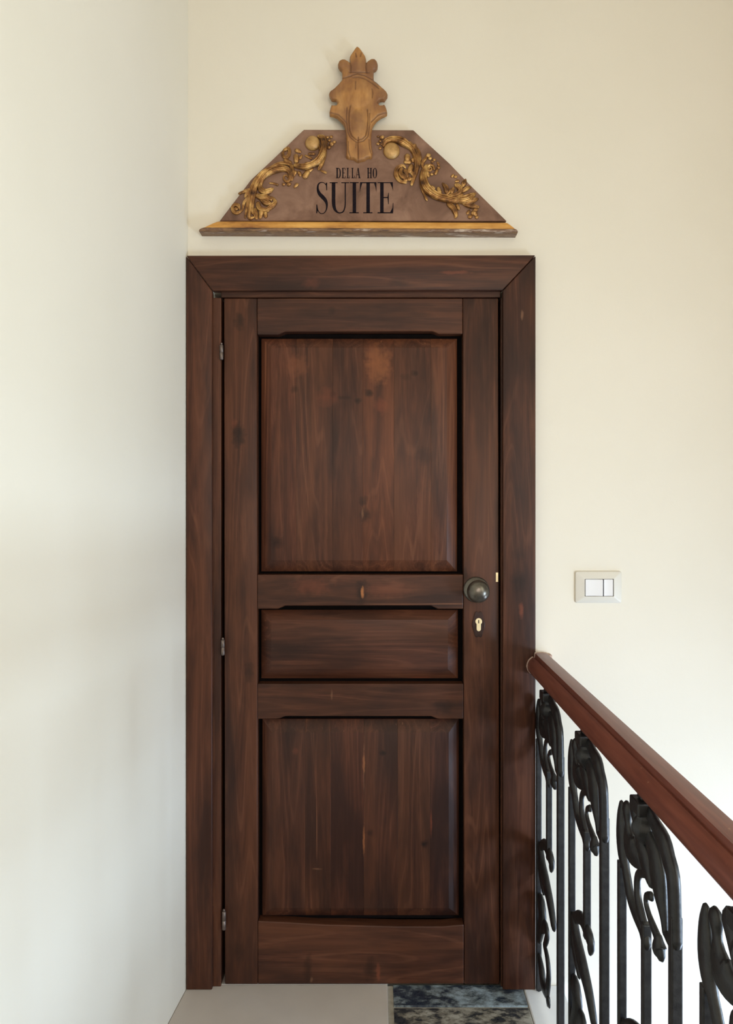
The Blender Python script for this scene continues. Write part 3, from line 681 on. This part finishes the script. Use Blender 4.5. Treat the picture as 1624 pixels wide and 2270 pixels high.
for i in range(len(lay)-1):
    for j in range(n): Fc.append((i*n+j, i*n+(j+1) % n, (i+1)*n+(j+1) % n, (i+1)*n+j))
Fc.append(tuple(range((len(lay)-1)*n, len(lay)*n)))
pl = mk('plate', V, Fc, M['plastic'], sw)
for p in pl.data.polygons: p.use_smooth = True
pl.data.set_sharp_from_angle(angle=.5)
box('backing', xi0+.0002, xi1-.0002, -.0045, -.0025, zi0+.0002, zi1-.0002, M['dark'], sw)
def rocker(a, b, tilt):
    a, b = X(a, -.012), X(b, -.012); c, d = zi0+.0011, zi1-.0011; m = (a+b)/2
    v = [(a, -.0125+tilt, c), (m, -.0112, c), (b, -.0128-tilt, c), (b, -.0128-tilt, d), (m, -.0112, d), (a, -.0125+tilt, d)]
    v += [(x, -.004, z) for x, _, z in v]
    f = [(0, 1, 4, 5), (1, 2, 3, 4), (0, 6, 7, 1), (1, 7, 8, 2), (2, 8, 9, 3), (3, 9, 10, 4), (4, 10, 11, 5), (5, 11, 6, 0), (6, 11, 10, 9, 8, 7)]
    o = mk('rocker', v, f, M['white_plastic'], sw); bevel(o, .0006, 1)
rocker(1297.3, 1335.5, .0006); rocker(1338, 1358, .0)

# ---------------------------------------------------------------- balustrade
BX = .470
rb = prop(empty('balustrade', (BX, -1.2, 0)), 'black iron balustrade with red brown wooden handrail along the stairwell', 'railing')
ZR = EYE-.505
hp = [(-.020, 0), (-.031, .006), (-.037, .014), (-.0395, .024), (-.038, .034), (-.0335, .043), (-.027, .049), (-.0225, .0520), (-.0200, .0500), (-.0180, .0500), (-.0172, .056), (-.0165, .0625), (-.008, .0645), (.008, .0645), (.0165, .0625), (.0172, .056), (.0180, .0500), (.0200, .0500), (.0225, .0520), (.027, .049), (.0335, .043), (.038, .034), (.0395, .024), (.037, .014), (.031, .006), (.020, 0)]
RC = .475
ys = [-.027, -.030, -.034]+[-.15-.2*i for i in range(20)]
V, Fc = [], []; n = len(hp)
for i, y in enumerate(ys):
    s = (.94, .98, 1)[i] if i < 3 else 1
    V += [(RC+a*s, y, ZR+.032+(b-.032)*s) for a, b in hp]
for i in range(len(ys)-1):
    for j in range(n): Fc.append((i*n+j, i*n+(j+1) % n, (i+1)*n+(j+1) % n, (i+1)*n+j))
Fc += [tuple(range(n)), tuple((len(ys)-1)*n+j for j in range(n))]
hr = mk('handrail', V, Fc, M['rail'], rb)
for p in hr.data.polygons: p.use_smooth = True
hr.data.set_sharp_from_angle(angle=.75)
M['filler'] = simple('pale_filler', (.42, .27, .22), (.60, .46, .38), 90, .9, bump=.6)
V, Fc = [], []; n = len(hp)
for y, k_ in ((-.0255, 1.02), (-.031, 1.035), (-.0345, 1.02)):
    V += [(RC+a*k_*(1+.012*math.sin(7*i)), y, ZR+.032+(b-.032)*k_*(1+.015*math.cos(5*i))) for i, (a, b) in enumerate(hp)]
for i in range(2):
    for j in range(n): Fc.append((i*n+j, i*n+(j+1) % n, (i+1)*n+(j+1) % n, (i+1)*n+j))
Fc += [tuple(range(n)), tuple(2*n+j for j in range(n))]
mk('end_filler', V, Fc, M['filler'], hr)
box('wall_socket', .4635, .508, -.03, 0, ZR+.008, ZR+.056, M['filler'], hr)
# one baluster panel, measured on the third one (crop scale 5.405) and the lower motif on the second and first
KB = BX*F
DB = [2.088, 1.7135, 1.339, .9645, .590, .2155]
def uz(cx, cy, c, d0):
    ox, oy, s = c; px, py = ox+cx/s, oy+cy/s
    d = KB/(px-VX); return d0-d, EYE-(py-VY)*d/F, d, s, px
def bal(lst, c, d0, thick=.017):
    pts = []
    for cx, cy, hw in lst:
        u, z, d, s, px = uz(cx, cy, c, d0)
        full = 2*hw/s
        kx, ku = F/d, (px-VX)/d
        t = min(thick, .82*full/kx); w = max(math.sqrt(max(full**2-(kx*t)**2, 0))/ku, t*.9, .006)
        w = min(w, .062)
        pts.append((max(u, -.135), z, w/2, t/2, 0))
    return sweep(pts, (0, -1, 0), (0, 0, 1), (-1, 0, 0), (BX, 0, 0), 10, 3, box=.75)
c3, c2, c1 = (1350, 1720, 5.405), (1170, 1840, 5.28), (1170, 1840, 5.28)
B0 = (BX, 0, 0)
capz = ZR
v, f = boxes([])
hb = .0215
cap_parts = [boxes([(BX-.012, BX+.012, -.012, .012, capz-.016, capz+.004)]), boxes([(BX-hb, BX+hb, -hb*1.1, hb*1.1, capz-.040, capz-.016)]),
             lathe([(.017, capz-.039), (.016, capz-.048), (.023, capz-.055), (.026, capz-.064), (.024, capz-.075), (.012, capz-.092)], (BX, 0, 0), 'z', 8)]
proto = mk('baluster', *join(cap_parts), M['iron'], rb, False, origin=(BX, 0, 0)); bevel(proto, .003, 2)
def part(name, vf):
    return mk(name, *vf, M['iron'], proto, True, origin=(BX, 0, 0))
# bars
def bar(u, ztop, zbot, r=.0075):
    return boxes([(BX-r, BX+r, -u-r, -u+r, zbot, ztop)])
uL, zL = uz(150, 1080, c3, DB[2])[:2]; uR, zR_ = uz(790, 1900, c3, DB[2])[:2]; uC, zC = uz(441, 1900, c3, DB[2])[:2]
for b_ in (bar(uL, zL+.01, .002), bar(uC, zC+.02, .44), bar(uR, zR_+.03, .002, .0088)): bevel(part('bar', b_), .0022, 2)
UPS = [[(150, 350, 34), (148, 500, 56), (155, 750, 70), (170, 950, 66), (195, 1100, 50), (220, 1250, 50), (255, 1450, 52), (320, 1640, 55), (400, 1820, 60), (441, 1980, 62)],
       [(215, 400, 60), (225, 580, 40), (250, 800, 84), (310, 950, 76), (390, 1075, 40)],
       [(310, 380, 70), (340, 600, 56), (400, 850, 74), (450, 1050, 80), (500, 1250, 60)],
       [(420, 480, 50), (470, 700, 60), (550, 950, 88), (585, 1200, 100), (620, 1450, 82), (655, 1700, 50), (668, 1880, 36)],
       [(480, 430, 58), (560, 600, 66), (660, 800, 82), (712, 1000, 84), (762, 1200, 84), (780, 1500, 80), (786, 1800, 80), (790, 1960, 82)],
       [(450, 1175, 36), (370, 1165, 34), (336, 1250, 38), (342, 1450, 44), (385, 1650, 46), (430, 1830, 46)],
       [(505, 1445, 36), (447, 1440, 28), (440, 1530, 30), (480, 1680, 33), (540, 1840, 42), (595, 1980, 50)],
       [(668, 1870, 34), (700, 1930, 40), (740, 1990, 50)]]
for s in UPS: part('scroll_leaf', bal(s, c3, DB[2]))
part('drop_bud', bal([(590, 1970, 60), (600, 2070, 90), (615, 2130, 60)], c3, DB[2], .022))
LWS_ = [[(510, 1110, 30), (560, 1025, 32), (630, 1040, 40), (690, 1180, 48), (735, 1320, 46), (725, 1400, 34)],
        [(540, 1060, 44), (575, 1300, 52), (630, 1550, 58), (690, 1800, 54), (730, 2000, 50), (770, 2240, 44)],
        [(510, 1180, 26), (550, 1430, 34), (595, 1680, 28)],
        [(555, 1850, 60), (575, 2000, 76), (560, 2160, 50), (520, 2300, 40)]]
for s in LWS_: part('scroll_leaf', bal(s, c2, DB[1]))
LW1 = [[(140, 1150, 30), (200, 1130, 30), (226, 1230, 26), (200, 1330, 20)], [(190, 1350, 18), (225, 1500, 26), (242, 1700, 28), (225, 1900, 26)],
       [(140, 1520, 26), (160, 1650, 36), (180, 1800, 36), (215, 1910, 26)], [(110, 1800, 14), (125, 1950, 18), (160, 2100, 26), (210, 2260, 28), (270, 2420, 30)]]
for s in LW1: part('scroll_leaf', bal(s, c1, DB[0]))
part('drop_bud', bal([(225, 1960, 22), (238, 2010, 28), (246, 2040, 18)], c1, DB[0], .018))
ub, zb_ = uz(735, 2000, c2, DB[1])[:2]
proto.location = Vector((BX, DB[0]-D, 0))-ORG[rb]
# (panel geometry was laid out about depth zero; copies stand one pitch apart)
kids = [o for o in COL.objects if o.parent == proto]
for d0 in DB[1:]:
    c = proto.copy(); COL.objects.link(c); c.location = Vector((BX, d0-D, 0))-ORG[rb]
    for k in kids:
        q = k.copy(); COL.objects.link(q); q.parent = c
